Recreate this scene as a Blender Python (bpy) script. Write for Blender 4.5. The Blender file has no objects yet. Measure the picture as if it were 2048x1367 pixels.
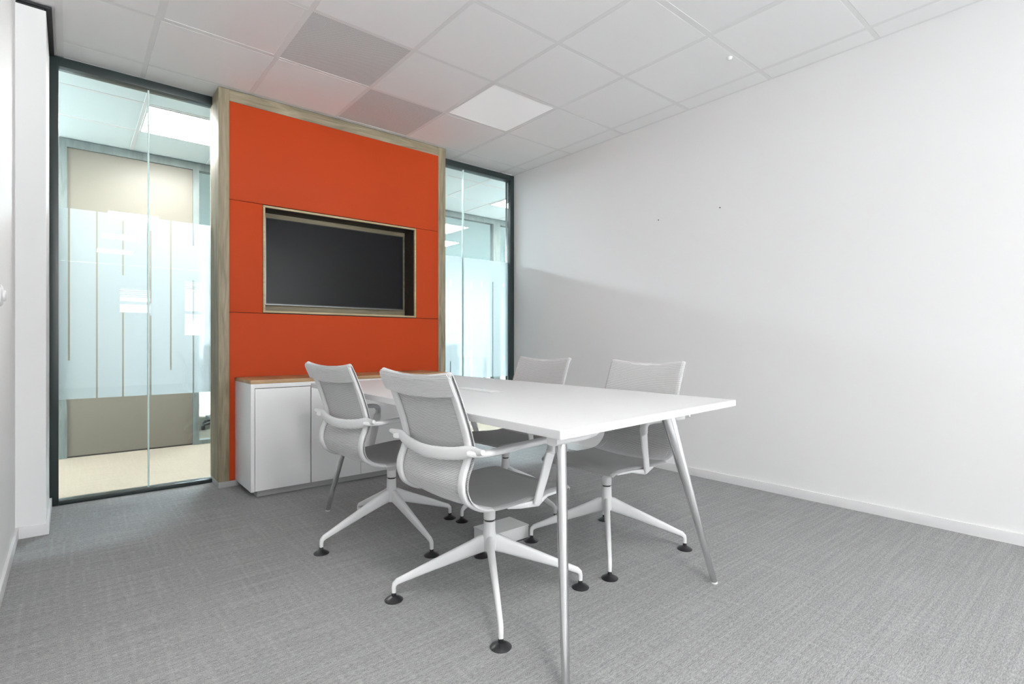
import bpy, bmesh, math, random
from mathutils import Vector, Matrix
random.seed(7)
R = math.radians
scene = bpy.context.scene
col = scene.collection

# ------------------------------------------------------------------ materials
def new_mat(name):
    m = bpy.data.materials.new(name); m.use_nodes = True
    nt = m.node_tree; nt.nodes.clear()
    return m, nt
def N(nt, t, **kw):
    n = nt.nodes.new(t)
    for k, v in kw.items():
        if k in n.inputs: n.inputs[k].default_value = v
        else: setattr(n, k, v)
    return n
def L(nt, a, ao, b, bi): nt.links.new(a.outputs[ao], b.inputs[bi])

def basic(name, color, rough=.5, metal=0., spec=.5, bump=0., bscale=200., var=0., vscale=3.):
    m, nt = new_mat(name)
    out = N(nt, 'ShaderNodeOutputMaterial'); p = N(nt, 'ShaderNodeBsdfPrincipled')
    p.inputs['Base Color'].default_value = (*color, 1); p.inputs['Roughness'].default_value = rough
    p.inputs['Metallic'].default_value = metal; p.inputs['Specular IOR Level'].default_value = spec
    L(nt, p, 0, out, 0)
    tc = N(nt, 'ShaderNodeTexCoord')
    if var:
        no = N(nt, 'ShaderNodeTexNoise', Scale=vscale, Detail=3.); L(nt, tc, 'Object', no, 'Vector')
        mx = N(nt, 'ShaderNodeMix', data_type='RGBA')
        mx.inputs[6].default_value = (*[c * (1 - var) for c in color], 1)
        mx.inputs[7].default_value = (*[min(1, c * (1 + var)) for c in color], 1)
        L(nt, no, 'Fac', mx, 0); L(nt, mx, 2, p, 'Base Color')
    if bump:
        no = N(nt, 'ShaderNodeTexNoise', Scale=bscale, Detail=4.); L(nt, tc, 'Object', no, 'Vector')
        b = N(nt, 'ShaderNodeBump', Strength=bump, Distance=.001); L(nt, no, 'Fac', b, 'Height'); L(nt, b, 0, p, 'Normal')
    return m

def emit(name, color, s):
    m, nt = new_mat(name); out = N(nt, 'ShaderNodeOutputMaterial')
    e = N(nt, 'ShaderNodeEmission', Strength=s); e.inputs[0].default_value = (*color, 1); L(nt, e, 0, out, 0)
    return m

def wood(name, c1, c2, axis='Z', rough=.55):
    m, nt = new_mat(name)
    out = N(nt, 'ShaderNodeOutputMaterial'); p = N(nt, 'ShaderNodeBsdfPrincipled', Roughness=rough)
    tc = N(nt, 'ShaderNodeTexCoord'); mp = N(nt, 'ShaderNodeMapping')
    sc = {'Z': (14, 14, 1.6), 'X': (1.6, 14, 14), 'Y': (14, 1.6, 14)}[axis]
    mp.inputs['Scale'].default_value = sc
    L(nt, tc, 'Object', mp, 'Vector')
    n1 = N(nt, 'ShaderNodeTexNoise', Scale=1.6, Detail=6., Distortion=1.2); L(nt, mp, 0, n1, 'Vector')
    mp2 = N(nt, 'ShaderNodeMapping'); mp2.inputs['Scale'].default_value = tuple(9 * s if s > 5 else 3 * s for s in sc); L(nt, tc, 'Object', mp2, 'Vector')
    n2 = N(nt, 'ShaderNodeTexNoise', Scale=1.5, Detail=3.); L(nt, mp2, 0, n2, 'Vector')
    ad = N(nt, 'ShaderNodeMath', operation='MULTIPLY_ADD'); ad.inputs[1].default_value = .35
    L(nt, n2, 'Fac', ad, 0); L(nt, n1, 'Fac', ad, 2)
    cr = N(nt, 'ShaderNodeValToRGB'); cr.color_ramp.elements[0].position = .48; cr.color_ramp.elements[1].position = .86
    cr.color_ramp.elements[0].color = (*c1, 1); cr.color_ramp.elements[1].color = (*c2, 1)
    L(nt, ad, 0, cr, 0); L(nt, cr, 0, p, 'Base Color'); L(nt, p, 0, out, 0)
    return m

def carpet(name, dark, light, tint_scale=1.):
    """loop-pile carpet tile: thin lines along Y, short ribs across, speckled yarn"""
    m, nt = new_mat(name)
    out = N(nt, 'ShaderNodeOutputMaterial'); p = N(nt, 'ShaderNodeBsdfPrincipled', Roughness=.95)
    p.inputs['Specular IOR Level'].default_value = .1
    tc = N(nt, 'ShaderNodeTexCoord')
    def noise(scale, s, det=2.):
        mp = N(nt, 'ShaderNodeMapping'); mp.inputs['Scale'].default_value = s; L(nt, tc, 'Object', mp, 'Vector')
        n = N(nt, 'ShaderNodeTexNoise', Scale=scale, Detail=det); L(nt, mp, 0, n, 'Vector'); return n
    def ramp(n, a, b, va=0., vb=1.):
        r = N(nt, 'ShaderNodeMapRange'); r.inputs[1].default_value = a; r.inputs[2].default_value = b
        r.inputs[3].default_value = va; r.inputs[4].default_value = vb; L(nt, n, 0, r, 0); return r
    lines = ramp(noise(1., (62, 2.5, 1), 2.), .50, .70)           # sparse pale yarn lines running along Y
    fine = ramp(noise(1., (2.5, 75, 1), 2.), .40, .66)            # long streaks across the room
    rib = ramp(noise(1., (60, 260, 1), 2.), .34, .68)            # short cross ribs
    fleck = ramp(noise(420., (1, 1, 1), 2.), .40, .66)
    def comb(items):
        prev = None
        for n, w in items:
            ml = N(nt, 'ShaderNodeMath', operation='MULTIPLY_ADD'); ml.inputs[1].default_value = w
            L(nt, n, 0, ml, 0)
            if prev: L(nt, prev, 0, ml, 2)
            else: ml.inputs[2].default_value = 0
            prev = ml
        return prev
    h = comb([(lines, .075), (fine, .12), (rib, .31), (fleck, .495)])
    mx = N(nt, 'ShaderNodeMix', data_type='RGBA'); mx.inputs[6].default_value = (*dark, 1); mx.inputs[7].default_value = (*light, 1)
    L(nt, h, 0, mx, 0); L(nt, mx, 2, p, 'Base Color')
    b = N(nt, 'ShaderNodeBump', Strength=.55, Distance=.004); L(nt, h, 0, b, 'Height'); L(nt, b, 0, p, 'Normal')
    L(nt, p, 0, out, 0)
    return m

def glass(name, tint=(1, 1, 1), ior=1.5, strength=1.):
    """thin pane: passes light straight through, mirrors by Fresnel"""
    m, nt = new_mat(name)
    out = N(nt, 'ShaderNodeOutputMaterial'); t = N(nt, 'ShaderNodeBsdfTransparent'); t.inputs[0].default_value = (*tint, 1)  # applied on both faces of a pane
    g = N(nt, 'ShaderNodeBsdfGlossy', Roughness=0.); fr = N(nt, 'ShaderNodeFresnel', IOR=ior)
    ml = N(nt, 'ShaderNodeMath', operation='MULTIPLY'); ml.inputs[1].default_value = strength; ml.use_clamp = True
    mx = N(nt, 'ShaderNodeMixShader'); L(nt, fr, 0, ml, 0); L(nt, ml, 0, mx, 0); L(nt, t, 0, mx, 1); L(nt, g, 0, mx, 2); L(nt, mx, 0, out, 0)
    return m

def film(name, color, opacity):
    m, nt = new_mat(name)
    out = N(nt, 'ShaderNodeOutputMaterial')
    tl = N(nt, 'ShaderNodeBsdfTranslucent'); tl.inputs[0].default_value = (*color, 1)
    df = N(nt, 'ShaderNodeBsdfDiffuse'); df.inputs[0].default_value = (*color, 1)
    tp = N(nt, 'ShaderNodeBsdfTransparent'); gl = N(nt, 'ShaderNodeBsdfGlossy', Roughness=.02)
    m1 = N(nt, 'ShaderNodeMixShader'); m1.inputs[0].default_value = .12; L(nt, tl, 0, m1, 1); L(nt, df, 0, m1, 2)
    m2 = N(nt, 'ShaderNodeMixShader'); m2.inputs[0].default_value = opacity; L(nt, tp, 0, m2, 1); L(nt, m1, 0, m2, 2)
    L(nt, m2, 0, out, 0)
    return m

M = {}
M['wall'] = basic('white_wall_paint', (.88, .88, .882), .7, spec=.12, bump=.15, bscale=350)
M['tile'] = basic('ceiling_tile', (.93, .93, .932), .85, bump=.25, bscale=500)
M['corrtile'] = basic('corridor_ceiling_tile', (.80, .90, .91), .85)
M['tbar'] = basic('ceiling_grid_metal', (.84, .84, .842), .5)
M['trim'] = basic('white_baseboard', (.86, .86, .865), .4)
M['carpet'] = carpet('grey_loop_carpet', (.155, .155, .157), (.56, .56, .563))
M['carpet2'] = carpet('beige_loop_carpet', (.20, .175, .14), (.34, .305, .255))
M['black'] = basic('black_frame_metal', (.018, .028, .028), .35)
M['dark_gap'] = basic('dark_gap', (.02, .02, .022), .7)
M['woodV'] = wood('grey_brown_oak_vertical', (.17, .14, .085), (.34, .29, .20), 'Z')
M['woodH'] = wood('grey_brown_oak_horizontal', (.17, .14, .085), (.34, .29, .20), 'X')
M['woodtop'] = wood('brown_oak_top', (.30, .17, .075), (.47, .30, .15), 'X', .4)
M['woodedge'] = wood('pale_oak_edge', (.36, .28, .15), (.50, .40, .24), 'X', .5)
M['nichedark'] = wood('shaded_niche_wood', (.012, .010, .008), (.04, .03, .02), 'X', .6)  # niche soffit and sides are unlit; that shade is put into the colour
M['orange'] = basic('orange_laminate', (.40, .044, .008), .6, spec=.14, var=.03, vscale=2.)
M['cab'] = basic('white_laminate', (.90, .90, .905), .35)
M['gapgrey'] = basic('shaded_gap_grey', (.10, .10, .10), .7)  # white carcass coloured dark so the door gaps look shaded
M['kick'] = basic('grey_plinth', (.40, .40, .40), .6)
M['tabletop'] = basic('white_table_laminate', (.76, .76, .765), .45, spec=.3)
M['chrome'] = basic('polished_chrome', (.72, .72, .73), .12, metal=1.)
M['plastic'] = basic('white_powder_coat', (.82, .82, .825), .35)
M['rib'] = basic('light_grey_mesh_cord', (.74, .74, .745), .6)
M['ribseat'] = basic('grey_seat_mesh_cord', (.46, .46, .463), .7)
M['ribback'] = basic('grey_mesh_backing', (.30, .30, .305), .8)
M['rubber'] = basic('black_glide_plastic', (.015, .015, .017), .28)
M['ring'] = basic('dark_ring', (.03, .03, .03), .4)
M['box'] = basic('white_box', (.80, .80, .80), .4)
M['screen'] = basic('tv_screen_glass', (.010, .010, .011), .22, spec=.12)
M['bezel'] = basic('tv_bezel', (.02, .022, .022), .3)
M['bezel_edge'] = basic('tv_metal_edge', (.25, .26, .26), .3, metal=.8)
M['glass'] = glass('clear_glass', (.962, .986, .992), 1.4, .75)
M['glassedge'] = basic('glass_edge', (.72, .90, .88), .2)
M['glass_out'] = glass('outer_glass', (.97, .99, .99), 1.4)
M['film'] = film('frosted_film', (.25, .285, .302), .90)
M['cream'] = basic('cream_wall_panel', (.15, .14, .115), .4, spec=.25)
M['corrwall'] = basic('corridor_wall_paint', (.80, .89, .92), .6)
M['corrframe'] = wood('corridor_grey_frame', (.085, .105, .10), (.14, .17, .165), 'Z')
M['led_on'] = emit('lit_led_panel', (1., .985, .975), 62.)
M['led_warm'] = emit('lit_warm_led_panel', (1., .96, .91), 130.)
M['led_cool'] = emit('lit_cool_led_panel', (.88, .96, 1.), 40.)
M['led_office'] = emit('lit_office_led_panel', (.88, .97, 1.), 330.)
M['led_off'] = basic('unlit_led_diffuser', (.90, .90, .905), .3)
M['led_dim'] = basic('dim_led_diffuser', (.90, .90, .905), .3)
_p = [n for n in M['led_dim'].node_tree.nodes if n.type == 'BSDF_PRINCIPLED'][0]; _p.inputs['Emission Color'].default_value = (1, 1, 1, 1); _p.inputs['Emission Strength'].default_value = .22
M['louvre'] = basic('white_blind', (.85, .85, .85), .5)
M['deskgrey'] = basic('dark_grey_fabric', (.08, .10, .105), .8)

def perforated():
    m, nt = new_mat('perforated_grey_metal')
    out = N(nt, 'ShaderNodeOutputMaterial'); p = N(nt, 'ShaderNodeBsdfPrincipled', Roughness=.5)
    tc = N(nt, 'ShaderNodeTexCoord'); mp = N(nt, 'ShaderNodeMapping'); mp.inputs['Scale'].default_value = (150, 150, 0)
    mp.inputs['Rotation'].default_value = (0, 0, R(45))
    L(nt, tc, 'Object', mp, 'Vector')
    v = N(nt, 'ShaderNodeTexVoronoi', Scale=1., Randomness=0.); L(nt, mp, 0, v, 'Vector')
    cr = N(nt, 'ShaderNodeValToRGB'); e = cr.color_ramp.elements
    e[0].position = .30; e[0].color = (.30, .31, .315, 1); e[1].position = .36; e[1].color = (.84, .86, .865, 1)
    L(nt, v, 'Distance', cr, 0); L(nt, cr, 0, p, 'Base Color'); L(nt, p, 0, out, 0)
    return m
M['perf'] = perforated()

# ------------------------------------------------------------------ mesh helpers
def box(bm, x0, x1, y0, y1, z0, z1, bev=0., seg=2):
    vs = [bm.verts.new(c) for c in ((x0,y0,z0),(x1,y0,z0),(x1,y1,z0),(x0,y1,z0),(x0,y0,z1),(x1,y0,z1),(x1,y1,z1),(x0,y1,z1))]
    fs = [bm.faces.new([vs[i] for i in f]) for f in ((0,3,2,1),(4,5,6,7),(0,1,5,4),(1,2,6,5),(2,3,7,6),(3,0,4,7))]
    if bev:
        es = list({e for f in fs for e in f.edges})
        bmesh.ops.bevel(bm, geom=es, offset=bev, segments=seg, affect='EDGES', profile=.6)

def prism(bm, poly, z0, z1, bev=0.):
    lo = [bm.verts.new((x, y, z0)) for x, y in poly]; hi = [bm.verts.new((x, y, z1)) for x, y in poly]
    n = len(poly); fs = [bm.faces.new(lo[::-1]), bm.faces.new(hi)]
    for i in range(n): fs.append(bm.faces.new((lo[i], lo[(i+1) % n], hi[(i+1) % n], hi[i])))
    if bev:
        bmesh.ops.bevel(bm, geom=list({e for f in fs for e in f.edges}), offset=bev, segments=2, affect='EDGES')

def sweep(bm, pts, ab, side, n=16, p=2.6, caps=True, n_smooth=0):
    """tube of superelliptic section along pts; ab = (half width along side, half height) per point"""
    pts = [Vector(q) for q in pts]
    if not isinstance(ab, list): ab = [ab] * len(pts)
    if not isinstance(side, list): side = [side] * len(pts)
    rings = []
    for i, q in enumerate(pts):
        t = (pts[min(i+1, len(pts)-1)] - pts[max(i-1, 0)]).normalized()
        s = Vector(side[i]); s = (s - t * s.dot(t)).normalized(); u = t.cross(s)
        a, b = ab[i]; ring = []
        for k in range(n):
            th = 2 * math.pi * (k + .5) / n; c, sn = math.cos(th), math.sin(th)
            ca = math.copysign(abs(c) ** (2 / p), c); sa = math.copysign(abs(sn) ** (2 / p), sn)
            ring.append(bm.verts.new(q + s * a * ca + u * b * sa))
        rings.append(ring)
    for r0, r1 in zip(rings, rings[1:]):
        for k in range(n): bm.faces.new((r0[k], r0[(k+1) % n], r1[(k+1) % n], r1[k]))
    if caps: bm.faces.new(rings[0][::-1]); bm.faces.new(rings[-1])

def lathe(bm, prof, c=(0, 0), n=32):
    rings = []
    for r, z in prof:
        rings.append([bm.verts.new((c[0] + r * math.cos(2*math.pi*k/n), c[1] + r * math.sin(2*math.pi*k/n), z)) for k in range(n)])
    for a, b in zip(rings, rings[1:]):
        for k in range(n): bm.faces.new((a[k], a[(k+1) % n], b[(k+1) % n], b[k]))
    bm.faces.new(rings[0][::-1]); bm.faces.new(rings[-1])

def spline(pts, sub=6):
    P = [Vector(p) for p in pts]; out = []
    for i in range(len(P) - 1):
        p0 = P[i-1] if i else P[0] * 2 - P[1]; p1, p2 = P[i], P[i+1]
        p3 = P[i+2] if i + 2 < len(P) else P[-1] * 2 - P[-2]
        for k in range(sub):
            t = k / sub
            out.append(.5 * ((2*p1) + (p2-p0)*t + (2*p0-5*p1+4*p2-p3)*t*t + (3*p1-p0-3*p2+p3)*t**3))
    out.append(P[-1]); return out

def obj(name, bm, mat, parent=None, smooth=False, loc=None):
    bmesh.ops.recalc_face_normals(bm, faces=bm.faces[:])
    me = bpy.data.meshes.new(name); bm.to_mesh(me); bm.free()
    me.materials.append(M[mat] if isinstance(mat, str) else mat)
    if smooth:
        me.shade_smooth()
        try: me.set_sharp_from_angle(angle=R(38))
        except Exception: pass
    o = bpy.data.objects.new(name, me); col.objects.link(o)
    if parent: o.parent = parent
    if loc: o.location = loc
    return o
def boxobj(name, mat, dims, parent=None, bev=0.):
    bm = bmesh.new(); box(bm, *dims, bev=bev); return obj(name, bm, mat, parent, smooth=bool(bev))
def empty(name, loc, rz=0.):
    o = bpy.data.objects.new(name, None); o.empty_display_size = .1; col.objects.link(o)
    o.location = loc; o.rotation_euler = (0, 0, rz); return o
def tag(o, label, cat, group=None):
    o['label'] = label; o['category'] = cat
    if group: o['group'] = group
    return o
def struct(o, label=None):
    o['kind'] = 'structure'
    if label: o['label'] = label
    return o

# ------------------------------------------------------------------ room dimensions
XL, XR, YB, YF, H = -.21, 3.531, -6.2, 4.20, 2.706
JX, JY = -.095, 3.61                      # boxed column in the far left corner
YP, YO = 4.20, 5.85                       # glass partition, opposite corridor wall

struct(boxobj('floor', 'carpet', (XL-.1, XR+.1, YB-.1, YP+.03, -.05, 0.)), 'grey ribbed loop pile carpet of the meeting room')
struct(boxobj('floor', 'carpet2', (-4.2, 8.2, YP+.03, 9.6, -.05, 0.)), 'beige carpet of the corridor behind the glass')
LW = [(-6.0, -4.8), (-4.6, -3.4)]; LZ = (.10, 1.50)  # unseen windows added to throw daylight up at the ceiling
bm = bmesh.new(); ys = [YB-.1] + [v for w_ in LW for v in w_] + [JY+.3]
for a, b in zip(ys[::2], ys[1::2]): box(bm, XL-.12, XL, a, b, 0, H)
for a, b in LW: box(bm, XL-.12, XL, a, b, 0, LZ[0]); box(bm, XL-.12, XL, a, b, LZ[1], H)
struct(obj('wall_left', bm, 'wall'), 'white left wall, plain in view, with windows added behind the camera for light')
for i, (a, b) in enumerate(LW):
    w = empty('window_%d' % (i+5), (XL-.06, (a+b)/2, LZ[0])); struct(w, 'window added in the left wall behind the camera to light the room')
    bm = bmesh.new(); hw = (b-a)/2; hh = LZ[1]-LZ[0]
    for d in ((-hw, -hw+.05, 0, hh), (hw-.05, hw, 0, hh), (-hw+.05, hw-.05, 0, .05), (-hw+.05, hw-.05, hh-.05, hh)): box(bm, -.03, .03, *d, .003)
    obj('window_frame', bm, 'trim', w)
    bm = bmesh.new(); box(bm, -.003, .003, -hw+.05, hw-.05, .05, hh-.05); obj('glass_pane', bm, 'glass_out', w)
struct(boxobj('wall_left_column', 'wall', (XL-.12, JX, JY, YP+.08, 0, H-.028)), 'white boxed column in the far left corner')
struct(boxobj('wall_right', 'wall', (XR, XR+.12, YB-.1, YP+.08, 0, H)), 'long plain white right wall')
# rear wall: first window is mirrored in the glass, other two added for light
bm = bmesh.new()
WX = [(.80, 1.47, 1.60, 2.24), (2.05, 2.70, 1.10, 2.50), (2.80, 3.45, 1.10, 2.50)]
xs = [XL] + [v for w in WX for v in w[:2]] + [XR]
for a, b in zip(xs[::2], xs[1::2]): box(bm, a, b, YB-.1, YB, 0, H)
for a, b, c, d in WX: box(bm, a, b, YB-.1, YB, 0, c); box(bm, a, b, YB-.1, YB, d, H)
struct(obj('wall_back', bm, 'wall'), 'white wall behind the camera with three windows, two of them added for light')
for i, (a, b, *WZ) in enumerate(WX):
    w = empty('window_%d' % (i+3), ((a+b)/2, YB-.05, WZ[0])); struct(w, 'daylight window in the unseen wall behind the camera')
    bm = bmesh.new(); hw = (b-a)/2; hh = WZ[1]-WZ[0]
    for d in ((-hw, -hw+.05, 0, hh), (hw-.05, hw, 0, hh), (-hw+.05, hw-.05, 0, .05), (-hw+.05, hw-.05, hh-.05, hh), (-hw+.05, hw-.05, hh*.42-.03, hh*.42+.03)):
        box(bm, d[0], d[1], -.03, .03, d[2], d[3], .003)
    obj('window_frame', bm, 'trim', w)
    bm = bmesh.new(); box(bm, -hw+.05, hw-.05, -.003, .003, .05, hh-.05); obj('glass_pane', bm, 'glass_out', w)
    bm = bmesh.new()
    for k in range(5):
        z = hh - .08 - k*.042; box(bm, -hw+.05, hw-.05, .036, .06, z, z+.022, .002)
    obj('blind', bm, 'louvre', w)

# ceiling: T-bar grid + tiles
GX, GY, G = .960, 3.370, .6
xe = [XL] + [GX + G*i for i in range(-1, 5)] + [XR]
xe[0] = -.045
ye = [YP] + [GY + G*1] + [GY - G*j for j in range(0, 16)] + [YB]
VENT = {(0, 0), (1, -1)}; LIGHT = {(i, j) for i in (-1, 2) for j in (0, 3, 6, 9, 12)}
bm = bmesh.new(); tb = .024
def cellx(i): return (GX + G*i, GX + G*(i+1))
def celly(j): return (GY - G*(j+1), GY - G*j)
special = VENT | LIGHT
xcols = [(-2, -.045, GX-G)] + [(i, *cellx(i)) for i in range(-1, 4)] + [(4, GX+4*G, XR)]
yrows = [(-2, GY+G, YP-.0)] + [(j, *celly(j)) for j in range(-1, 15)] + [(15, YB, GY-15*G)]
# cell (i,j): i counts to the right, j counts towards the camera; vent at cells (0, 0) and (1,-1)
for i, a, b in xcols:
    for j, c, d in yrows:
        if (i, j) in special or b-a < .03 or d-c < .03: continue
        box(bm, a+tb/2, b-tb/2, c+tb/2, d-tb/2, H, H+.012, .002, 1)
box(bm, XL, -.045, YB, YP+.05, H+.002, H+.03)
box(bm, XL-.1, XR+.1, YB-.1, YP+.1, H+.06, H+.10)
ceil = struct(obj('ceiling', bm, 'tile'), 'white suspended tile ceiling of the meeting room')
bm = bmesh.new()
for i, a, b in xcols[1:]: box(bm, a-tb/2, a+tb/2, YB, YP+.05, H+.0005, H+.010)
for j, c, d in yrows[1:]:
    box(bm, -.045, XR, d-tb/2, d+tb/2, H+.0004, H+.0098)
box(bm, XR-.018, XR, YB, YP+.05, H-.0002, H+.009); box(bm, -.045, XR, YP-.0, YP+.05, H, H+.009)
box(bm, -.062, -.03, YB, YP+.05, H-.001, H+.012)
obj('ceiling_grid', bm, 'tbar', ceil)

def ceiling_light(cx, cy, mat, label, size=.6, group='LED ceiling panels', sy=None):
    sy = sy or size
    t = empty('ceiling_light', (cx, cy, H)); tag(t, label, 'ceiling light', group)
    bm = bmesh.new(); a = size/2 - tb/2; b = sy/2 - tb/2; w = .012
    for d in ((-a, a, -b, -b+w), (-a, a, b-w, b), (-a, -a+w, -b+w, b-w), (a-w, a, -b+w, b-w)):
        box(bm, *d, 0, .012)
    obj('frame', bm, 'tbar', t)
    bm = bmesh.new(); box(bm, -a+w, a-w, -b+w, b-w, .001, .010); obj('diffuser', bm, mat, t)
    return t
names = {(-1,0):'unlit white LED ceiling panel in front of the left glass partition', (2,0):'bright white LED ceiling panel above the gap between table and right glass',
         (2,3):'unlit white LED ceiling panel at the top edge nearest the right wall'}
for (i, j) in sorted(LIGHT):
    cx = sum(cellx(i))/2; cy = sum(celly(j))/2
    lit = j >= 6
    lab = names.get((i, j), '%s LED ceiling panel behind the camera, %s row, %d tiles from the glass' % (('lit', 'left', j) if i < 0 else ('unlit', 'right', j)))
    ceiling_light(cx, cy, 'led_on' if lit and i < 0 else 'led_dim' if (i, j) == (2, 0) else 'led_off', lab, group='LED panels in the meeting room ceiling')
for (i, j), lab in (((0, 0), 'grey perforated ceiling vent tile, the nearer and darker of the two'), ((1, -1), 'grey perforated ceiling vent tile touching the wooden top rail')):
    cx = sum(cellx(i))/2; cy = sum(celly(j))/2
    t = empty('ceiling_vent', (cx, cy, H)); tag(t, lab, 'ceiling vent', 'perforated ceiling vents')
    bm = bmesh.new(); a = .3 - tb/2; y1 = a
    box(bm, -a, a, -a, y1, .002, .008); obj('perforated_plate', bm, 'perf', t)
t = empty('ceiling_sensor', (3.064, 1.611, H)); tag(t, 'small round white sensor on the ceiling near the right wall', 'sensor')
bm = bmesh.new(); lathe(bm, [(.011, -.014), (.014, -.008), (.018, 0.)], n=20); obj('sensor_body', bm, 'trim', t, True)
bm = bmesh.new(); lathe(bm, [(.004, -.0165), (.0075, -.014)], n=14); obj('lens', bm, 'plastic', t, True)

# skirting boards and dark shadow gap over the column
struct(boxobj('baseboard_right', 'trim', (XR-.012, XR, YB, YP-.02, 0, .058), bev=.002), 'low white skirting along the right wall')
struct(boxobj('baseboard_left', 'trim', (XL, XL+.012, YB, JY, 0, .058), bev=.002), 'low white skirting along the left wall')
bm = bmesh.new(); box(bm, XL+.012, JX+.012, JY-.012, JY, 0, .058, .002); box(bm, JX, JX+.012, JY, YP-.03, 0, .058, .002)
struct(obj('baseboard_column', bm, 'trim', None, True), 'white skirting round the corner column')
bm = bmesh.new(); box(bm, XL, JX-.008, JY+.008, YP, H-.028, H+.004); box(bm, JX-.008, JX+.022, JY-.004, YP, H-.014, H-.001); box(bm, XL, JX-.008, JY-.004, JY+.01, H-.014, H-.002)
struct(obj('trim_1', bm, 'dark_gap'), 'black shadow gap between the corner column and the ceiling')

t = empty('wall_dimmer', (XL, 2.815, 1.162), R(90)); tag(t, 'round white wall dial cut off by the left edge of the photo', 'wall switch')
bm = bmesh.new(); lathe(bm, [(.040, 0), (.040, .008), (.034, .012)], n=36)
bmesh.ops.rotate(bm, verts=bm.verts, cent=(0,0,0), matrix=Matrix.Rotation(R(90), 3, 'X')); obj('wall_plate', bm, 'trim', t, True)
bm = bmesh.new(); lathe(bm, [(.022, .010), (.021, .018), (.017, .021)], n=30)
bmesh.ops.rotate(bm, verts=bm.verts, cent=(0,0,0), matrix=Matrix.Rotation(R(90), 3, 'X')); obj('knob', bm, 'plastic', t, True)

for y, z, lab in ((2.436, 1.937, 'tiny dark screw in the right wall, the left one and the nearer to the glass'), (1.926, 1.935, 'tiny dark screw in the right wall, the right one and the nearer to the camera')):
    bm = bmesh.new(); lathe(bm, [(.0042, 0), (.0042, .003), (.002, .004)], n=12)
    bmesh.ops.rotate(bm, verts=bm.verts, cent=(0,0,0), matrix=Matrix.Rotation(R(-90), 3, 'Y'))
    tag(obj('wall_screw', bm, 'ring', None, loc=(XR, y, z)), lab, 'screw', 'screws in the right wall')

# ------------------------------------------------------------------ glass partitions
def partition(name, x0, x1, joint, slits, label, solid_x=None):
    w = empty(name, ((x0+x1)/2, YP+.03, 0)); struct(w, label); ox = (x0+x1)/2
    def bmb(dims, bev=.002):
        bm = bmesh.new()
        for d in dims: box(bm, d[0]-ox, d[1]-ox, d[2]-YP-.03, d[3]-YP-.03, d[4], d[5], bev)
        return bm
    fr = []
    if name == 'window_1': fr = [(x0, x0+.041, YP-.01, YP+.07, 0, H-.004)]
    else: fr = [(x1-.05, x1, YP-.01, YP+.07, 0, H-.004)]
    a = x0 + (.041 if name == 'window_1' else 0); b = x1 - (.05 if name != 'window_1' else 0)
    fr += [(a, b, YP-.01, YP+.07, H-.060, H-.004), (a, b, YP-.01, YP+.07, 0, .026)]
    obj('frame', bmb(fr), 'black', w, True)
    edges = [a, joint, b]
    for p, q in zip(edges, edges[1:]):
        obj('glass_pane', bmb([(p+.002, q-.002, YP+.024, YP+.034, .026, H-.060)], 0), 'glass', w)
    obj('glass_joint', bmb([(joint-.0045, joint+.0045, YP+.018, YP+.040, .026, H-.060)], .001), 'glassedge', w)
    # frosted film with narrow clear slits; a slit is (x centre, half width, [(z0, z1), ...])
    z0, z1 = .632, 1.806; yf = YP+.0355-YP-.03
    bm = bmesh.new(); cur = a
    def sheet(xa, xb, za, zb): bm.faces.new([bm.verts.new((x-ox, yf, z)) for x, z in ((xa, za), (xb, za), (xb, zb), (xa, zb))])
    for cx, hw, spans in slits:
        sheet(cur, cx-hw, z0, z1); zz = z0
        for s0, s1 in sorted(spans):
            if s0 > zz: sheet(cx-hw, cx+hw, zz, s0)
            zz = s1
        if zz < z1: sheet(cx-hw, cx+hw, zz, z1)
        cur = cx + hw
    sheet(cur, b, z0, z1)
    obj('frosted_film', bm, 'film', w)
T = 1.806
partition('window_1', -.095, .764, .397,
          [(-.006, .0048, [(.87, T)]), (.129, .0048, [(.632, T)]), (.262, .0048, [(.632, 1.181), (1.415, T)]), (.4105, .0045, [(.632, 1.16), (1.24, 1.722)]),
           (.524, .0045, [(.794, T)]), (.657, .0045, [(.632, 1.413), (1.651, T)])],
          'floor-to-ceiling glass partition left of the orange wall, frosted band with clear slits')
partition('window_2', 2.561, XR, 2.917,
          [(2.778, .0045, [(.632, .802), (1.512, 1.578)]), (3.022, .0045, [(.632, .90), (.952, 1.26), (1.499, 1.577)]), (3.150, .0045, [(1.532, 1.587)]),
           (3.288, .0045, [(.632, 1.592)]), (3.425, .0045, [(.80, .84), (1.55, 1.59)])],
          'floor-to-ceiling glass partition right of the orange wall, frosted band with clear slits')

# ------------------------------------------------------------------ media wall
FX0, FX1, FY = .764, 2.561, 3.985
w = empty('media_wall', ((FX0+FX1)/2, FY, 0)); tag(w, 'orange panelled wall unit in a grey-brown wood frame with a recessed screen niche', 'wall unit')
def mw(name, mat, dims, bev=.0015):
    bm = bmesh.new()
    for d in dims: box(bm, d[0]-(FX0+FX1)/2, d[1]-(FX0+FX1)/2, d[2]-FY, d[3]-FY, d[4], d[5], bev)
    return obj(name, bm, mat, w, bool(bev))
mw('side_stile', 'woodV', [(FX0, .829, FY, YP+.06, .040, H-.006)]); mw('side_stile', 'woodV', [(2.486, FX1, FY, YP+.06, .040, H-.006)])
mw('top_rail', 'woodH', [(.829, 2.486, FY, YP+.06, 2.622, H-.006)])
g = .0015
NX0, NX1, NZ0, NZ1 = 1.044, 2.264, 1.192, 1.950
mw('orange_panel', 'orange', [(.829, 2.486, FY+.003, FY+.021, 1.955+g, 2.622)])
mw('orange_panel', 'orange', [(.829, NX0-g, FY+.003, FY+.021, 1.187+g, 1.955-g)])
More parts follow.
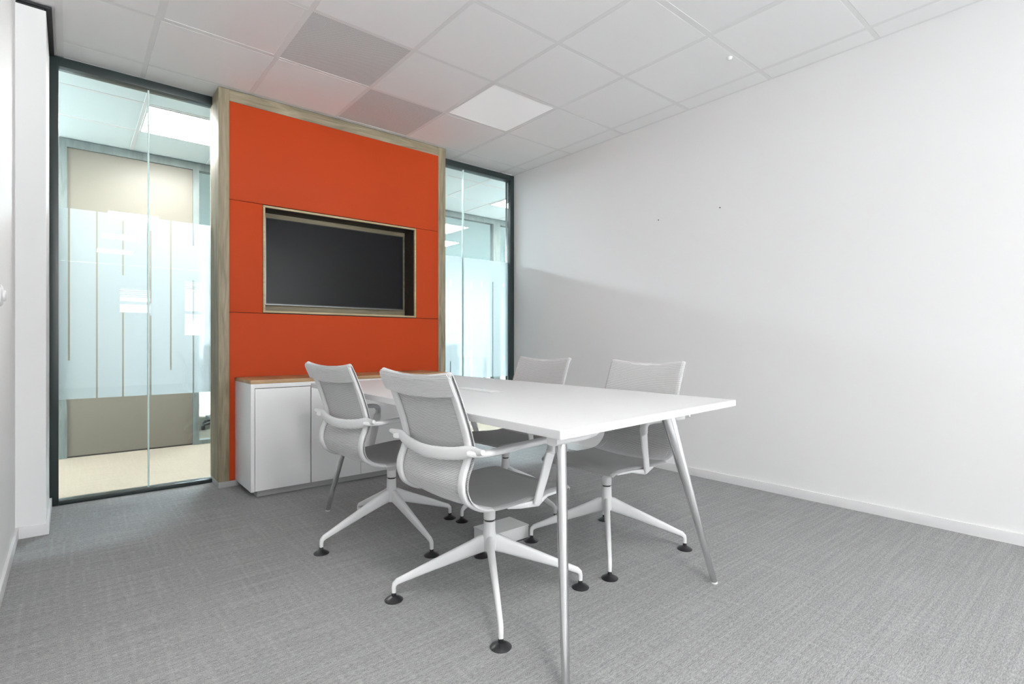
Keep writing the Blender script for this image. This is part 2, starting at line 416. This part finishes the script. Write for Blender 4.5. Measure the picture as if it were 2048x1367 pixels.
mw('orange_panel', 'orange', [(NX1+g, 2.486, FY+.003, FY+.021, 1.187+g, 1.955-g)])
mw('orange_panel', 'orange', [(.829, 2.486, FY+.003, FY+.021, .040, 1.187-g)])
mw('back_board', 'dark_gap', [(.829, 2.486, FY+.021, FY+.03, .04, NZ0), (.829, 2.486, FY+.021, FY+.03, NZ1, 2.622), (.829, NX0, FY+.021, FY+.03, NZ0, NZ1), (NX1, 2.486, FY+.021, FY+.03, NZ0, NZ1)], 0)
e = .014
mw('niche_trim', 'woodedge', [(NX0, NX1, FY-.002, FY+.016, NZ1-e, NZ1), (NX0, NX1, FY-.002, FY+.016, NZ0, NZ0+e), (NX0, NX0+e, FY-.002, FY+.016, NZ0+e, NZ1-e), (NX1-e, NX1, FY-.002, FY+.016, NZ0+e, NZ1-e)])
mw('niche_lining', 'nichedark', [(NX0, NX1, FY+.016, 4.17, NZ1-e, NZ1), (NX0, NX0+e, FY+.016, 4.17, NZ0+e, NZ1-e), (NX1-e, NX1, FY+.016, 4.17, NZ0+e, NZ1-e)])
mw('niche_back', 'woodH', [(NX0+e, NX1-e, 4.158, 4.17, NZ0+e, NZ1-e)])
mw('niche_shelf', 'woodedge', [(NX0, NX1, FY+.016, 4.17, NZ0, NZ0+e)])
mw('plinth', 'kick', [(FX0, FX1, FY+.002, YP+.055, 0, .040)])

t = empty('television', (1.652, 4.135, 1.576)); tag(t, 'black flat screen television recessed in the orange wall', 'television')
hw, hh = .560, .318
bm = bmesh.new(); box(bm, -hw, hw, -.022, .014, -hh, hh, .003); obj('casing', bm, 'bezel', t, True)
bm = bmesh.new(); box(bm, -hw+.008, hw-.008, -.0235, -.0222, -hh+.012, hh-.008); obj('screen', bm, 'screen', t)
bm = bmesh.new(); box(bm, -hw, hw, -.0245, -.022, -hh, -hh+.004); box(bm, -hw, -hw+.003, -.0245, -.022, -hh, hh); box(bm, hw-.003, hw, -.0245, -.022, -hh, hh)
obj('bezel_edge', bm, 'bezel_edge', t)
bm = bmesh.new(); box(bm, -.2, .2, .014, .023, -.15, .15); obj('wall_mount', bm, 'ring', t)

# ------------------------------------------------------------------ sideboard
CX0, CX1, CY, CY1 = .866, 2.318, 3.58, FY+.002
t = empty('sideboard', ((CX0+CX1)/2, (CY+CY1)/2, 0)); tag(t, 'long low white sideboard with handleless doors and thin wooden top under the screen', 'sideboard')
ox, oy = (CX0+CX1)/2, (CY+CY1)/2
def sb(name, mat, dims, bev=.0015):
    bm = bmesh.new()
    for d in dims: box(bm, d[0]-ox, d[1]-ox, d[2]-oy, d[3]-oy, d[4], d[5], bev)
    return obj(name, bm, mat, t, bool(bev))
sb('side_panel', 'cab', [(CX0, CX0+.022, CY-.002, CY1, .042, .720)]); sb('side_panel', 'cab', [(CX1-.022, CX1, CY-.002, CY1, .042, .720)])
sb('body', 'gapgrey', [(CX0+.022, CX1-.022, CY+.02, CY1, .042, .720)], 0)
sb('top_fascia', 'cab', [(CX0+.022, CX1-.022, CY, CY+.02, .692, .720)])
sb('wooden_top', 'woodtop', [(CX0-.002, CX1+.002, CY-.004, CY1, .720, .743)])
sb('plinth', 'kick', [(CX0+.045, CX1-.045, CY+.035, CY1-.005, 0, .042)])
dx = [CX0+.024, 1.238, 1.589, 1.942, CX1-.024]
for a, b in zip(dx, dx[1:]): sb('door', 'cab', [(a+(.003 if a == 1.238 else .0012), b-(.003 if b == 1.238 else .0012), CY-.001, CY+.0195, .044, .688)], .0012)

# ------------------------------------------------------------------ table
TZ = .74
t = empty('meeting_table', (1.62, 2.1, 0)); tag(t, 'white rectangular meeting table on splayed chrome legs', 'table')
ox, oy = 1.62, 2.1
bm = bmesh.new(); prism(bm, [(x-ox, y-oy) for x, y in ((1.029, 1.024), (2.155, 1.104), (2.172, 3.222), (1.091, 3.160))], TZ-.025, TZ, .0015); obj('tabletop', bm, 'tabletop', t, True)
def tleg(foot, sx, sy, ls):
    fx, fy = foot[0]-ox, foot[1]-oy
    a, b = .125*sx, .145*sy
    p0 = Vector((fx+a, fy+b, TZ-.03)); p1 = Vector((fx, fy, .006)); n = 10; pts, ab = [], []
    for k in range(n+1):
        u = k/n; pts.append(p0.lerp(p1, u)); d = 1-min(1, u/.66); ab.append((.0125+.0065*(1-u)+.011*d, .0125+.006*(1-u)))
    bm = bmesh.new(); sweep(bm, pts, ab, Vector((a, b, 0)), n=28, p=2.0)
    lg = obj('leg', bm, 'chrome', t, True)
    bm = bmesh.new(); lathe(bm, [(.013, 0), (.0135, .006)], (fx, fy), 20); obj('foot_cap', bm, 'plastic', lg, True)
tleg((1.079, 1.053), 1, 1, None); tleg((2.019, 1.127), -1, 1, None); tleg((1.153, 3.052), 1, -1, None); tleg((2.09, 3.09), -1, -1, None)
# under-frame: cross rails between leg tops and white rounded end bracket
bm = bmesh.new()
sweep(bm, [(1.204-ox, 1.25-oy, TZ-.040), (1.278-ox, 2.86-oy, TZ-.040)], (.02, .0145), (1, 0, 0), p=6); sweep(bm, [(1.90-ox, 1.30-oy, TZ-.040), (1.96-ox, 2.90-oy, TZ-.040)], (.02, .0145), (1, 0, 0), p=6)
obj('under_rail', bm, 'plastic', t, True)
bm = bmesh.new()
pts = [(1.07, 1.10, .699), (1.20, 1.11, .699), (1.255, 1.113, .7015), (1.275, 1.115, .706), (1.285, 1.116, .712)]
sweep(bm, [(x-ox, y-oy, z) for x, y, z in pts], [(.02, .0155), (.02, .0155), (.02, .0130), (.02, .0085), (.018, .003)], (0, 1, 0), p=4); obj('end_bracket', bm, 'plastic', t, True)
# flush socket lid in the top
bm = bmesh.new(); box(bm, -.055, .055, -.17, .17, 0, .0025, .001)
lid = obj('socket_lid', bm, 'tabletop', t, True); lid.location = (1.60-ox, 2.18-oy, TZ)
bm = bmesh.new()
for k in range(4): box(bm, -.04, .02, -.15+k*.078, -.09+k*.078, .0025, .0035, .0004)
obj('socket_insert', bm, 'led_off', lid)

# floor box under the table
t = empty('floor_box', (1.652, 2.058, 0)); tag(t, 'small white floor box under the table behind the nearest chair base', 'floor box')
bm = bmesh.new(); box(bm, -.115, .115, -.075, .075, .004, .062, .003); obj('box_body', bm, 'box', t, True)
bm = bmesh.new(); box(bm, -.117, .117, -.077, .077, .0625, .069, .002); obj('lid', bm, 'box', t, True)
bm = bmesh.new(); box(bm, -.112, .112, -.072, .072, 0, .004); obj('base_plate', bm, 'ring', t)

# ------------------------------------------------------------------ chair
PROF = spline([(-.352, 0, .868), (-.350, 0, .884), (-.338, 0, .889), (-.322, 0, .862), (-.300, 0, .812), (-.272, 0, .740), (-.250, 0, .672), (-.240, 0, .620), (-.250, 0, .580), (-.266, 0, .540),
               (-.270, 0, .500), (-.252, 0, .460), (-.205, 0, .430), (-.140, 0, .421), (-.050, 0, .422), (.060, 0, .430), (.150, 0, .434), (.205, 0, .432), (.232, 0, .422), (.238, 0, .406)], 10)
def resample(P, step):
    out = [P[0].copy()]; acc = 0; 
    for a, b in zip(P, P[1:]):
        d = (b-a).length; pos = step-acc
        while pos <= d:
            out.append(a.lerp(b, pos/d)); pos += step
        acc = d-(pos-step)
    return out
def frames(P):
    fr = []
    for i, q in enumerate(P):
        t = (P[min(i+1, len(P)-1)]-P[max(i-1, 0)]).normalized()
        n = Vector((t.z, 0, -t.x))            # points behind the back / below the seat
        if i == 0 or True:
            pass
        fr.append((q, t, n))
    return fr
def total(P): return sum((b-a).length for a, b in zip(P, P[1:]))
LEN = total(PROF)
def backward(t):   # normal that points away from the sitter
    return Vector((t.z, 0, -t.x))
def surf(q, t, y, s, off=0.):
    """point of the slung mesh at width y; s = arc length from the top"""
    n = backward(t); W = .226
    if s > LEN-.06: W = .226 - .016*((s-(LEN-.06))/.06)**2
    if s < .022: W = .226 - .012*(1-s/.022)**2
    u = max(-1, min(1, y/.226)); yy = u*W
    sag = (.010+.006*min(1, max(0, (s-.40)/.15)))*(1-u*u)
    if s > LEN-.05: sag *= max(0, (LEN-s)/.05)
    wrap = .009*max(0, (abs(u)-.93)/.07)**1.5
    dip = -.011*(1-u*u)*max(0, 1-s/.22)
    return q + n*(sag+wrap+off) + Vector((0, yy, dip))
US = [-1, -.97, -.93, -.8, -.6, -.35, 0, .35, .6, .8, .93, .97, 1]
def chair_mesh_bm(rows, sfrom, sto, off, th, hgt):
    bm = bmesh.new(); s = 0; prev = rows[0]
    for i, q in enumerate(rows):
        if i: s += (q-rows[i-1]).length
        if s < sfrom or s > sto: continue
        t = (rows[min(i+1, len(rows)-1)]-rows[max(i-1, 0)]).normalized(); n = backward(t)
        ring0 = None
        for u in US:
            c = surf(q, t, u*.226, s, off)
            ring = [bm.verts.new(c+t*a+n*b) for a, b in ((hgt, 0), (hgt*.5, th), (-hgt*.5, th), (-hgt, 0), (-hgt*.5, -th), (hgt*.5, -th))]
            if ring0:
                for k in range(6): bm.faces.new((ring0[k], ring0[(k+1) % 6], ring[(k+1) % 6], ring[k]))
            else: bm.faces.new(ring[::-1])
            ring0 = ring
        bm.faces.new(ring0)
    return bm
def sheet_bm(P, sfrom, sto, off, th, inset=.97):
    bm = bmesh.new(); s = 0; prev = None
    for i, q in enumerate(P):
        if i: s += (q-P[i-1]).length
        if s < sfrom or s > sto: continue
        t = (P[min(i+1, len(P)-1)]-P[max(i-1, 0)]).normalized()
        us = [u*inset for u in US]
        row = [(bm.verts.new(surf(q, t, u*.226, s, off-th)), bm.verts.new(surf(q, t, u*.226, s, off+th))) for u in us]
        if prev:
            for k in range(len(us)-1):
                bm.faces.new((prev[k][0], prev[k+1][0], row[k+1][0], row[k][0])); bm.faces.new((prev[k][1], row[k][1], row[k+1][1], prev[k+1][1]))
            bm.faces.new((prev[0][0], row[0][0], row[0][1], prev[0][1])); bm.faces.new((prev[-1][0], prev[-1][1], row[-1][1], row[-1][0]))
        else: 
            for k in range(len(us)-1): bm.faces.new((row[k][0], row[k][1], row[k+1][1], row[k+1][0]))
        prev = row
    for k in range(len(US)-1): bm.faces.new((prev[k][0], prev[k+1][0], prev[k+1][1], prev[k][1]))
    return bm

def make_chair():
    root = empty('conference_chair', (0, 0, 0))
    rows = resample(PROF, .0052); fine = resample(PROF, .012)
    SB = .585                                  # arc length where the back turns into the seat
    bk = obj('backrest_mesh', sheet_bm(fine, 0, SB+.014, 0, .0005), 'ribback', root, True)
    obj('cord_ribs', chair_mesh_bm(rows, 0, SB, 0, .0013, .0021), 'rib', bk)['kind'] = 'stuff'
    st = obj('seat_mesh', sheet_bm(fine, SB-.014, LEN, 0, .0005), 'ribback', root, True)
    obj('cord_ribs', chair_mesh_bm(rows, SB, LEN, 0, .0013, .0022), 'ribseat', st)['kind'] = 'stuff'
    # pocket of the mesh folded over the top of the frame, seen from behind
    ps = [Vector((-.353, 0, .880)), Vector((-.350, 0, .862)), Vector((-.340, 0, .838)), Vector((-.326, 0, .808))]
    ps = resample(spline(ps, 8), .0052)
    bm = bmesh.new()
    for q, t in [(q, (ps[min(i+1, len(ps)-1)]-ps[max(i-1, 0)]).normalized()) for i, q in enumerate(ps)]:
        ring0 = None; n = backward(t)
        for u in US:
            c = q + n*(.002+.006*(1-u*u)) + Vector((0, u*(.2215-(.010*max(0, (q.z-.868)/.012)**2)), -.011*(1-u*u)))
            ring = [bm.verts.new(c+t*a+n*b) for a, b in ((.0026, 0), (.0013, .0012), (-.0013, .0012), (-.0026, 0), (-.0013, -.001), (.0013, -.001))]
            if ring0:
                for k in range(6): bm.faces.new((ring0[k], ring0[(k+1) % 6], ring[(k+1) % 6], ring[k]))
            else: bm.faces.new(ring[::-1])
            ring0 = ring
        bm.faces.new(ring0)
    obj('mesh_sleeve', bm, 'rib', root)
    # side frames: flat cast bands that follow the profile just behind the mesh
    f2 = resample(PROF, .014); s = 0
    for sg in (-1, 1):
        pts, ab = [], []; s = 0
        for i, q in enumerate(f2):
            if i: s += (q-f2[i-1]).length
            if s < .035 or s > LEN-.012: continue
            t = (f2[min(i+1, len(f2)-1)]-f2[max(i-1, 0)]).normalized(); n = backward(t)
            wv = .0165 if .10 < s < .50 else max(.008, .0165-.02*max(0, s-.50)*3) if s >= .50 else .008+.0085*(s-.035)/.065
            thk = .0085 if s < .5 else .0075
            pts.append(q + n*(.0035+thk) + Vector((0, sg*(.211-wv), 0))); ab.append((wv, thk))
        bm = bmesh.new(); sweep(bm, pts, ab, (0, 1, 0), n=14, p=3)
        obj('side_frame', bm, 'plastic', root, True)
    # top bar hidden in the sleeve
    bm = bmesh.new(); sweep(bm, [(-.342, y, .872-.011*(1-(y/.22)**2)) for y in (-.216, -.15, -.07, 0, .07, .15, .216)], (.006, .008), (1, 0, 0), n=12, p=2); obj('top_bar', bm, 'plastic', root, True)
    # crossbar behind the back
    bm = bmesh.new()
    cb = spline([(-.268, .288, .634), (-.266, .262, .630), (-.264, .222, .626), (-.276, .15, .611), (-.288, .07, .603), (-.292, 0, .601), (-.288, -.07, .603), (-.276, -.15, .611), (-.264, -.222, .626), (-.266, -.262, .630), (-.268, -.288, .634)], 4)
    ab = [(.022 if abs(q.y) < .2 else max(.008, .022-.16*(abs(q.y)-.2)), .0085) for q in cb]
    sweep(bm, cb, ab, (0, 0, 1), n=14, p=2.8); obj('crossbar', bm, 'plastic', root, True)
    # armrests
    for sg in (-1, 1):
        y = sg*.258
        path = spline([(-.278, sg*.225, .622), (-.258, sg*.252, .621), (-.20, sg*.264, .622), (-.12, sg*.266, .627), (-.03, sg*.266, .630), (.045, sg*.265, .631), (.072, sg*.263, .622), (.078, sg*.261, .600), (.066, sg*.256, .560), (.050, sg*.250, .500), (.034, sg*.245, .450), (.024, sg*.241, .412), (.020, sg*.238, .400)], 5)
        ab = []; sd = []
        for q in path:
            if q.x < .03 and q.z > .6: ab.append((min(.021, .012+.30*(q.x+.290)*.5), .0100)); sd.append((0, 1, 0))
            elif q.z > .585: ab.append((.018, .0115)); sd.append((0, 1, 0))
            else:
                k = (.585-q.z)/.185; ab.append((.0080, .022-.006*k)); sd.append((0, 1, 0))
        # blend of widths at the bend
        for i in range(1, len(ab)-1):
            pass
        bm = bmesh.new(); sweep(bm, path, ab, sd, n=16, p=3); obj('armrest', bm, 'plastic', root, True)
        # seat rail between armrest foot and bracket
        bm = bmesh.new()
        pts = [(-.085, sg*.200, .402), (-.03, sg*.212, .400), (.03, sg*.232, .402), (.10, sg*.214, .412), (.20, sg*.208, .414)]
        sweep(bm, pts, [(.007, .006), (.009, .011), (.011, .013), (.006, .006), (.005, .004)], (0, 1, 0), n=12, p=3); obj('seat_rail', bm, 'plastic', root, True)
    # bracket under the seat: cast funnel from column to both rails
    bm = bmesh.new()
    for sg in (-1, 1):
        sweep(bm, [(0, 0, .350), (-.0, sg*.06, .368), (-.0, sg*.13, .390), (0, sg*.215, .399)], [(.030, .026), (.030, .020), (.028, .014), (.026, .010)], (1, 0, 0), n=14, p=3)
    lathe(bm, [(.0225, .332), (.026, .345), (.033, .365), (.028, .385)], n=28)
    obj('seat_bracket', bm, 'plastic', root, True)
    # base: column, ring, four cast legs, glides
    base = empty('star_base', (0, 0, 0)); base.parent = root
    bm = bmesh.new(); lathe(bm, [(.0225, .294), (.0232, .296), (.0232, .338), (.0225, .340)], n=32); obj('column', bm, 'plastic', base, True)
    bm = bmesh.new(); lathe(bm, [(.0195, .284), (.0195, .296)], n=32); obj('dark_ring', bm, 'ring', base, True)
    bm = bmesh.new(); lathe(bm, [(.018, .168), (.026, .176), (.0275, .205), (.0262, .225), (.0240, .245), (.0232, .284), (.0225, .2865)], n=32); obj('hub', bm, 'plastic', base, True)
    for k in range(4):
        c, s_ = math.cos(k*math.pi/2), math.sin(k*math.pi/2)
        pr = [(.004, .203, .034, .013), (.03, .199, .0335, .0145), (.07, .183, .0290, .0140), (.15, .152, .0240, .0125), (.25, .113, .0180, .0110), (.325, .083, .0130, .0095), (.352, .072, .0120, .0090), (.363, .062, .0100, .0088), (.366, .050, .0085, .0085), (.366, .028, .0078, .0078)]
        pts = [(r*c, r*s_, z) for r, z, h, w_ in pr]; ab = [(w_, h) for r, z, h, w_ in pr]
        bm = bmesh.new(); sweep(bm, pts, ab, (-s_, c, 0), n=16, p=2.8); lg = obj('leg', bm, 'plastic', base, True)
        bm = bmesh.new(); lathe(bm, [(.0345, 0.), (.0355, .003), (.030, .008), (.017, .0145), (.0095, .018), (.0085, .030)], (.366*c, .366*s_), 32); obj('glide', bm, 'rubber', base, True)
    return root, base
def copy_tree(o, parent=None):
    c = o.copy(); col.objects.link(c)
    if parent: c.parent = parent
    for ch in [x for x in o.children]: copy_tree(ch, c)
    return c
proto, pbase = make_chair()
CH = [((1.258, 1.642), 2.5, -31.7, 'white mesh conference chair nearest the camera, on the left side of the table'),
      ((1.263, 2.473), 5.0, 2.5, 'white mesh conference chair on the left side of the table, nearer the sideboard'),
      ((1.996, 1.672), 182.5, 42.0, 'grey-backed mesh conference chair on the wall side of the table, nearer the camera'),
      ((2.010, 2.465), 184.0, 10.0, 'grey-backed mesh conference chair on the wall side of the table, nearer the glass partition')]
trees = [proto] + [copy_tree(proto) for _ in CH[1:]]
for root, ((x, y), yaw, star, lab) in zip(trees, CH):
    root.location = (x, y, 0); root.rotation_euler = (0, 0, R(yaw))
    b = [c for c in root.children if c.name.startswith('star_base')][0]; b.rotation_euler = (0, 0, R(star-yaw))
    tag(root, lab, 'chair', 'conference chairs around the table')

# ------------------------------------------------------------------ corridor and rooms beyond the glass
CXa, CXb = -4.1, 8.1
bm = bmesh.new(); box(bm, CXa, CXb, YP+.06, 9.6, H+.002, H+.05); struct(obj('ceiling', bm, 'corrtile'), 'white tile ceiling of the corridor behind the glass')
bm = bmesh.new()
k = -8
while .42+.6*k < CXb:
    x = .42+.6*k
    if x > CXa: box(bm, x-.012, x+.012, YP+.06, YO-.02, H-.001, H+.003)
    k += 1
for y in (4.63, 5.265): box(bm, CXa, CXb, y-.012, y+.012, H-.0012, H+.003)
struct(obj('trim_2', bm, 'trim'), 'ceiling grid bars in the corridor')
struct(boxobj('wall_corridor_left', 'corrwall', (CXa-.1, CXa, YO-.05, 9.7, 0, H)), 'office end wall on the left')
w = empty('window_9', (CXa-.05, (YP+YO)/2, 0)); struct(w, 'window added at the left end of the corridor to light it')  # unseen opening added as sideways light for the corridor
bm = bmesh.new(); hw = (YO-YP)/2
for d in ((-hw, -hw+.2, 0, H), (hw-.2, hw, 0, H), (-hw+.2, hw-.2, 0, 1.3), (-hw+.2, hw-.2, 1.8, H)): box(bm, -.03, .03, *d, .003)
obj('window_frame', bm, 'trim', w)
bm = bmesh.new(); box(bm, -.003, .003, -hw+.2, hw-.2, 1.3, 1.8); obj('glass_pane', bm, 'glass_out', w)
struct(boxobj('wall_corridor_right', 'corrwall', (CXb, CXb+.1, YO-.05, 9.7, 0, H)), 'office end wall on the right')
w = empty('window_10', (CXb+.05, (YP+YO)/2, 0)); struct(w, 'window added at the right end of the corridor to light its ceiling')  # added opening, brightens the right half of the corridor ceiling
bm = bmesh.new(); hw = (YO-YP)/2
for d in ((-hw, -hw+.2, 0, H), (hw-.2, hw, 0, H), (-hw+.2, hw-.2, 0, 1.2), (-hw+.2, hw-.2, 1.9, H)): box(bm, -.03, .03, *d, .003)
obj('window_frame', bm, 'trim', w)
bm = bmesh.new(); box(bm, -.003, .003, -hw+.2, hw-.2, 1.2, 1.9); obj('glass_pane', bm, 'glass_out', w)
ld = bpy.data.lights.new('window_portal', 'AREA'); ld.shape = 'RECTANGLE'; ld.size = .7; ld.size_y = YO-YP-.4; ld.cycles.is_portal = True
lo = bpy.data.objects.new('window_portal', ld); col.objects.link(lo); lo.location = (CXb+.12, (YP+YO)/2, 1.55); lo.rotation_euler = (0, R(90), 0)
struct(boxobj('wall_corridor_front', 'corrwall', (CXa, XL-.12, YP, YP+.1, 0, H)), 'corridor wall left of the meeting room')
struct(boxobj('wall_corridor_front', 'corrwall', (XR+.12, CXb, YP, YP+.1, 0, H)), 'corridor wall right of the meeting room')
struct(boxobj('wall_far', 'corrwall', (CXa, CXb, 9.6, 9.7, 0, H)), 'pale far wall of the office across the corridor')
# opposite partition
o = empty('window_8', (.44, YO, 0)); struct(o, 'framed cream panel and glazing across the corridor, seen through the left glass')
def op(name, mat, dims, bev=0):
    bm = bmesh.new()
    for d in dims: box(bm, d[0]-.44, d[1]-.44, d[2]-YO, d[3]-YO, d[4], d[5], bev)
    return obj(name, bm, mat, o)
op('frame', 'corrframe', [(-.075, -.020, YO-.02, YO+.06, 0, H-.004), (.900, .952, YO-.02, YO+.06, 0, H-.004), (-.020, .900, YO-.02, YO+.06, 2.632, H-.004),
                          (.952, 4.54, YO-.02, YO+.06, 2.632, H-.004), (4.54, 4.66, YO-.02, YO+.06, 0, H-.004), (4.66, CXb, YO-.02, YO+.06, 2.632, H-.004),
                          (.952, 4.54, YO-.02, YO+.06, 0, .04), (4.66, CXb, YO-.02, YO+.06, 0, .04)])
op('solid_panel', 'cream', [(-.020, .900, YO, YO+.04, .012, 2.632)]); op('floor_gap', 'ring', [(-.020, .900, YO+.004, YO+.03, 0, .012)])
op('glass_pane', 'glass', [(.952, 4.54, YO+.02, YO+.028, .04, 2.632)]); op('glass_pane', 'glass', [(4.66, CXb, YO+.02, YO+.028, .04, 2.632)])
struct(boxobj('wall_opposite', 'corrwall', (CXa, -.075, YO-.0, YO+.1, 0, H)), 'white wall across the corridor')
for cx, mat, lab in ((-1.08, 'led_warm', 'lit corridor ceiling panel left of the meeting room'), (.72, 'led_warm', 'bright warm LED panel in the corridor ceiling seen through the left glass'), (2.52, 'led_cool', 'lit corridor ceiling panel hidden behind the orange wall'), (4.32, 'led_warm', 'lit corridor ceiling panel partly seen through the right glass')):
    ceiling_light(cx, 4.948, mat, lab, .60, 'corridor LED panels', .635).location.z = H-.006
for cx, cy in ((2.2, 7.6), (4.6, 7.9), (7.0, 7.6)):
    ceiling_light(cx, cy, 'led_office', 'lit ceiling panel of the office across the corridor, %s' % {2.2: 'leftmost of three', 4.6: 'middle of three', 7.0: 'rightmost of three'}[cx], 1.2, 'office LED panels', .6).location.z = H-.006
# desk and task chair seen low through the far glazing
def desk(x, y, lab):
    t = empty('office_desk', (x, y, 0)); tag(t, lab, 'desk', 'desks across the corridor')
    bm = bmesh.new(); box(bm, -.8, .8, -.4, .4, .70, .73, .003); obj('desktop', bm, 'cab', t, True)
    for sx in (-.72, .72):
        bm = bmesh.new(); box(bm, sx-.025, sx+.025, -.35, .35, 0, .03); box(bm, sx-.02, sx+.02, -.03, .03, .03, .70); obj('leg', bm, 'kick', t)
desk(2.1, 7.5, 'white desk across the corridor, low beside the dark post'); desk(5.0, 7.6, 'white desk across the corridor behind the right glass')
def task_chair(x, y, rz, lab):
    t = empty('task_chair', (x, y, 0), rz); tag(t, lab, 'chair', 'task chairs across the corridor')
    bm = bmesh.new(); box(bm, -.23, .23, -.23, .23, .43, .50, .03, 3); obj('seat', bm, 'deskgrey', t, True)
    bm = bmesh.new(); sweep(bm, spline([(-.22, 0, .50), (-.26, 0, .62), (-.24, 0, .78), (-.27, 0, .95)], 5), [(.19, .025)]*5+[(.21, .022)]*6+[(.17, .018)]*5, (0, 1, 0), n=16, p=4); obj('backrest', bm, 'deskgrey', t, True)
    bm = bmesh.new(); lathe(bm, [(.025, .08), (.025, .43)], n=16); obj('column', bm, 'rubber', t, True)
    bm = bmesh.new()
    for k in range(5):
        a = k*2*math.pi/5; sweep(bm, [(0, 0, .10), (.30*math.cos(a), .30*math.sin(a), .05)], [(.025, .02), (.015, .012)], (-math.sin(a), math.cos(a), 0), n=10)
        lathe(bm, [(.02, 0), (.025, .02), (.02, .045)], (.30*math.cos(a), .30*math.sin(a)), 12)
    obj('star_base', bm, 'rubber', t, True)
task_chair(1.42, 6.9, R(60), 'dark task chair across the corridor seen low beside the post')
task_chair(4.3, 6.9, R(100), 'dark task chair across the corridor behind the right glass')

# ------------------------------------------------------------------ light
wd = bpy.data.worlds.new('overcast_sky'); scene.world = wd; wd.use_nodes = True
bg = wd.node_tree.nodes.get('Background') or wd.node_tree.nodes.new('ShaderNodeBackground')
bg.inputs[1].default_value = 20.
# overcast sky; lower half boosted as added upward light for the ceilings
wn = wd.node_tree; tcw = N(wn, 'ShaderNodeTexCoord'); sx = N(wn, 'ShaderNodeSeparateXYZ'); mr = N(wn, 'ShaderNodeMapRange')
mr.inputs[1].default_value = -.08; mr.inputs[2].default_value = .04
mw_ = N(wn, 'ShaderNodeMix', data_type='RGBA'); mw_.inputs[6].default_value = (6.6, 6.6, 6.6, 1); mw_.inputs[7].default_value = (.82, .83, .84, 1)
L(wn, tcw, 'Generated', sx, 0); L(wn, sx, 2, mr, 0); L(wn, mr, 0, mw_, 0); L(wn, mw_, 2, bg, 0)
for i, (a, b, *WZ) in enumerate(WX):
    ld = bpy.data.lights.new('window_portal', 'AREA'); ld.shape = 'RECTANGLE'; ld.size = b-a; ld.size_y = WZ[1]-WZ[0]; ld.cycles.is_portal = True
    lo = bpy.data.objects.new('window_portal', ld); col.objects.link(lo); lo.location = ((a+b)/2, YB-.12, sum(WZ)/2); lo.rotation_euler = (R(90), 0, 0)

for a, b in LW:
    ld = bpy.data.lights.new('window_portal', 'AREA'); ld.shape = 'RECTANGLE'; ld.size = LZ[1]-LZ[0]; ld.size_y = b-a; ld.cycles.is_portal = True
    lo = bpy.data.objects.new('window_portal', ld); col.objects.link(lo); lo.location = (XL-.14, (a+b)/2, sum(LZ)/2); lo.rotation_euler = (0, R(-90), 0)
ld = bpy.data.lights.new('window_portal', 'AREA'); ld.shape = 'RECTANGLE'; ld.size = .5; ld.size_y = YO-YP-.4; ld.cycles.is_portal = True
lo = bpy.data.objects.new('window_portal', ld); col.objects.link(lo); lo.location = (CXa-.12, (YP+YO)/2, 1.55); lo.rotation_euler = (0, R(-90), 0)

# ------------------------------------------------------------------ camera (eye at 0.984 m, level, 39.9 degrees right of the room axis)
cd = bpy.data.cameras.new('camera'); cam = bpy.data.objects.new('camera', cd); col.objects.link(cam)
cam.location = (0, 0, .984); cam.rotation_euler = (R(90), 0, R(-39.90))
cd.sensor_width = 36.; cd.lens = 1056.8/2048*36; cd.clip_start = .02
scene.camera = cam

vs = scene.view_settings
scene.display_settings.display_device = 'sRGB'
vs.view_transform = 'Standard'; vs.look = 'None'; vs.gamma = 1.; vs.use_curve_mapping = False; vs.exposure = -.30
scene.cycles.use_denoising = True
try: scene.cycles.denoiser = 'OPENIMAGEDENOISE'
except Exception: pass
scene.cycles.max_bounces = 12; scene.cycles.diffuse_bounces = 7; scene.cycles.glossy_bounces = 5; scene.cycles.transparent_max_bounces = 16
scene.cycles.caustics_reflective = False; scene.cycles.caustics_refractive = False
scene.cycles.sample_clamp_indirect = 8.
